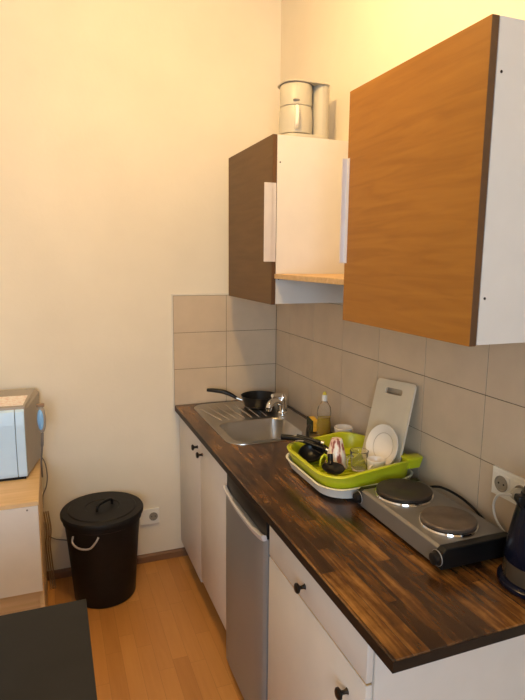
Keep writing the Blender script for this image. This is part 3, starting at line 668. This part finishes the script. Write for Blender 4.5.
# ------------------------------------------------------------------ bin
bx, by = -1.012, -0.212
t = thing('bin', 'large black plastic lidded bin standing on the floor by the wall', 'bin', (bx, by, 0))
bm = bm_new(); lathe(bm, [(0.143, 0.0), (0.150, 0.008), (0.158, 0.12), (0.172, 0.30), (0.182, 0.405), (0.190, 0.410), (0.190, 0.430), (0.184, 0.436)], 64, (bx, by, 0)); bd = obj('body', bm, M_blackm, t, smooth=True)
bm = bm_new(); lathe(bm, [(0.192, 0.4365), (0.2, 0.437), (0.2005, 0.450), (0.196, 0.457), (0.165, 0.4585), (0.160, 0.4635), (0.085, 0.466), (0.080, 0.462), (0.0, 0.462)], 64, (bx, by, 0), cap0=True); ld = obj('lid', bm, M_blackm, t, smooth=True)
bm = bm_new(); c = Vector((bx+0.01, by-0.01, 0.462)); d = Vector((0.75, 0.66, 0)).normalized()
tube(bm, smooth_path([c-d*0.052, c-d*0.050+Vector((0, 0, 0.020)), c-d*0.03+Vector((0, 0, 0.030)), c+d*0.03+Vector((0, 0, 0.030)), c+d*0.050+Vector((0, 0, 0.020)), c+d*0.052], 6), 0.0075, 10); obj('lid_handle', bm, M_black, ld, smooth=True)
for a in (238, 58):
    def bp(da, r, z): return Vector((bx+r*math.cos(R(a+da)), by+r*math.sin(R(a+da)), z))
    bm = bm_new(); tube(bm, smooth_path([bp(-19, 0.188, 0.388), bp(-18, 0.197, 0.362), bp(-10, 0.200, 0.345), bp(0, 0.201, 0.341), bp(10, 0.200, 0.347), bp(18, 0.197, 0.378), bp(21, 0.188, 0.396)], 6), 0.0048, 10)
    o = obj('side_handle', bm, M_wire, bd, smooth=True); o['label'] = 'light grey carrying handle'

# ------------------------------------------------------------------ left: side cabinet, microwave
sx0, sx1, sy0, sy1, sz = -1.86, -1.290, -0.565, -0.045, 0.693
t = thing('side_cabinet', 'birch side cabinet with white door, carrying the microwave', 'cabinet', ((sx0+sx1)/2, (sy0+sy1)/2, 0))
bm = bm_new(); p = 0.018
box(bm, sx0, sx1, sy0-0.018, sy1, sz-p, sz, 0.001, 1)
box(bm, sx0, sx0+p, sy0+0.0, sy1, 0, sz-p); box(bm, sx1-p, sx1, sy0+0.0, sy1, 0, sz-p); box(bm, sx0+p, sx1-p, sy1-0.008, sy1, 0, sz-p)
box(bm, sx0+p, sx1-p, sy0+0.02, sy1-0.008, 0.20, 0.285); box(bm, sx0+p, sx1-p, sy0+0.03, sy0+0.045, 0.0, 0.2)
obj('body', bm, M_birch, t)
bm = bm_new(); box(bm, sx0+0.002, sx1-0.004, sy0-0.018, sy0-0.0005, 0.290, sz-p-0.001, 0.001, 1); d = obj('door', bm, M_white, t)
bm = bm_new(); lathe(bm, [(0.004, 0), (0.004, 0.001)], 14, (-1.336, sy0-0.018, 0.660), Matrix.Rotation(R(90), 4, 'X')); obj('screw_cap', bm, M_cable, d)

MW = Matrix.Translation((-1.336, -0.325, sz)) @ Matrix.Rotation(R(-1), 4, 'Z')   # front right foot corner
mw_w, mw_d, mw_h = 0.46, 0.295, 0.335
t = thing('microwave', 'microwave with white front tinted daylight blue and taupe casing on the birch cabinet', 'microwave', (-1.55, -0.2, sz))
bm = bm_new()
cp = [(-mw_w-0.03, mw_d), (-mw_w, 0.022), (0.0, 0.022), (0.052, mw_d)]     # casing widens and rises towards the back
loft(bm, [[Vector((x, y, 0.012)) for x, y in cp], [Vector((x, y, (mw_h if y < 0.1 else mw_h+0.022)-0.02)) for x, y in cp], [Vector((x*0.985-0.004*(x > 0)*4, y+(0.004 if y < 0.1 else -0.004), mw_h if y < 0.1 else mw_h+0.022)) for x, y in cp]], True, True)
bm.transform(MW); cs = obj('casing', bm, M_mwgrey, t, bev=0.003)
bm = bm_new()
# the front bulges a little: profile in y,z
prof = [(0.0215, 0.014), (0.006, 0.014), (0.000, 0.03), (-0.004, 0.10), (-0.005, 0.18), (-0.003, 0.26), (0.004, 0.318), (0.0215, 0.326)]
prism(bm, prof, 'x', -mw_w+0.004, -0.0425); bm.transform(MW); o = obj('door', bm, M_bluew, t, smooth=False, bev=0.003)
bm = bm_new(); prism(bm, prof, 'x', -0.0405, -0.003); bm.transform(MW); o = obj('control_panel', bm, M_bluew, t, smooth=False, bev=0.003)
for x in (-mw_w+0.03, -0.03):
    for y in (0.05, mw_d-0.04):
        bm = bm_new(); lathe(bm, [(0.012, 0.0003), (0.012, 0.0115)], 12, (x, y, 0)); bm.transform(MW); obj('foot', bm, M_black, t)
bm = bm_new(); box(bm, -mw_w+0.01, -0.01, 0.012, 0.0222, 0.0015, 0.0135); bm.transform(MW); obj('bottom_strip', bm, M_black, t)
# leaflet on top
bm = bm_new()
pts = [(-0.22, 0.045), (-0.008, 0.040), (0.006, 0.180), (-0.225, 0.185)]
for k in range(2):
    pass
rings = []
for z_ in (0.0012, 0.0020): rings.append([Vector((x, y, mw_h + 0.022*(y-0.026)/(mw_d-0.030) + z_)) for x, y in pts])
loft(bm, rings, True, True); bm.transform(MW); tag(obj('leaflet', bm, M_paper), 'printed paper leaflet lying on top of the microwave', 'leaflet')
# blue oval plug hanging on the side
t = thing('hanging_plug', 'blue oval plug with grey rim and cord hanging on the microwave side', 'plug', (-1.285, -0.19, 0.93))
OM = Matrix.Translation((-1.2700, -0.20, 0.936)) @ Matrix.Rotation(R(-25), 4, 'Z') @ Matrix.Rotation(R(90), 4, 'X')
bm = bm_new(); lathe(bm, [(0.0, -0.012), (0.75, -0.010), (1.0, 0.0), (0.92, 0.010), (0.7, 0.012), (0, 0.012)], 32, (0, 0, 0))
bm.transform(OM @ Matrix.Diagonal((0.0215, 0.068, 1, 1))); obj('rim', bm, M_mwgrey, t, smooth=True)
bm = bm_new(); lathe(bm, [(0.0, 0.0121), (0.85, 0.0125), (0.7, 0.017), (0, 0.020)], 32, (0, 0, 0))
bm.transform(OM @ Matrix.Diagonal((0.018, 0.058, 1, 1))); o = obj('blue_shell', bm, pm('sky_blue_plastic', (0.30, 0.58, 0.95), 0.2, var=0.03), t, smooth=True); o['label'] = 'glossy sky blue oval face'
bm = bm_new(); box(bm, -1.290, -1.255, -0.211, -0.190, 0.996, 1.010, 0.003); obj('clip', bm, M_cableb, t)
bm = bm_new(); tube(bm, smooth_path([(-1.270, -0.20, 0.868), (-1.272, -0.205, 0.83), (-1.276, -0.19, 0.78), (-1.282, -0.17, 0.73), (-1.2835, -0.15, 0.690), (-1.2835, -0.12, 0.62)], 6), [0.0060]*10+[0.004]*21, 8); obj('cord', bm, M_cable, t, smooth=True)
# cables behind the cabinet
bm = bm_new(); tube(bm, smooth_path([(-1.320, -0.040, sz+0.004), (-1.290, -0.042, sz+0.006), (-1.270, -0.045, 0.665), (-1.262, -0.06, 0.60), (-1.27, -0.05, 0.54), (-1.288, -0.04, 0.49), (-1.292, -0.03, 0.42)], 8), 0.003, 8)
tag(obj('power_cable', bm, M_cable, smooth=True), 'thin dark cable looping over the birch cabinet corner down the wall', 'cable')
bm = bm_new()
for k in range(3):
    o_x = -1.285+0.010*k
    tube(bm, smooth_path([(o_x-0.004, -0.035, 0.40), (o_x+0.006, -0.05+0.008*k, 0.30), (o_x-0.002, -0.04, 0.22), (o_x+0.004, -0.055, 0.12), (o_x+0.01, -0.06, 0.02), (o_x+0.012, -0.10, 0.0045)], 6), 0.0035, 8)
tag(obj('cable_bundle', bm, M_cableb, smooth=True), 'brown cable bundle hanging to the floor beside the birch cabinet', 'cable')
bm = bm_new(); tube(bm, smooth_path([(-1.270, -0.004, 0.245), (-1.24, -0.002, 0.225), (-1.20, -0.001, 0.212), (-1.15, -0.001, 0.20), (-1.10, -0.001, 0.205), (-0.95, -0.001, 0.235), (-0.805, -0.001, 0.26)], 6), 0.003, 8)
tag(obj('thin_wall_cable', bm, M_cable, smooth=True), 'thin grey cable running along the wall behind the black bin', 'cable')

# ------------------------------------------------------------------ dark table, lower left
t = thing('table', 'black table top corner in the near left', 'table', (-1.55, -1.9, 0))
bm = bm_new(); box(bm, -1.95, -1.152, -2.40, -1.436, 0.726, 0.750, 0.0015, 2); obj('table_top', bm, M_table, t)
bm = bm_new(); box(bm, -1.91, -1.20, -2.36, -1.476, 0.66, 0.7255); obj('apron', bm, M_table, t)
for x in (-1.93, -1.235):
    for y in (-2.38, -1.516):
        bm = bm_new(); box(bm, x, x+0.055, y, y+0.055, 0, 0.7255); obj('leg', bm, M_table, t)

# ------------------------------------------------------------------ ceiling lamp (above the frame)
t = thing('ceiling_lamp', 'bare bulb pendant lamp hanging from the ceiling above the kitchen', 'lamp', (LAMP.x, LAMP.y, ZC))
bm = bm_new(); lathe(bm, [(0.05, -0.025), (0.05, -0.0005)], 24, (LAMP.x, LAMP.y, ZC)); obj('canopy', bm, M_wplast, t)
zb_ = LAMP.z + 0.078                # bulb centre
bm = bm_new(); tube(bm, [(LAMP.x, LAMP.y, ZC-0.0255), (LAMP.x, LAMP.y, zb_+0.105)], 0.003, 8); obj('cord', bm, M_cablew, t)
bm = bm_new(); lathe(bm, [(0.019, 0.047), (0.021, 0.052), (0.021, 0.095), (0.008, 0.1045)], 20, (LAMP.x, LAMP.y, zb_)); obj('lamp_holder', bm, M_black, t, smooth=True)
bm = bm_new(); lathe(bm, [(0, -0.030), (0.018, -0.025), (0.029, -0.008), (0.030, 0.004), (0.024, 0.022), (0.014, 0.040), (0.013, 0.0465)], 24, (LAMP.x, LAMP.y, zb_)); o = obj('bulb', bm, pm('glowing_bulb', (1, 0.85, 0.6), 0.3, var=0.0, emit=((1.0, 0.64, 0.25), 30)), t, smooth=True)
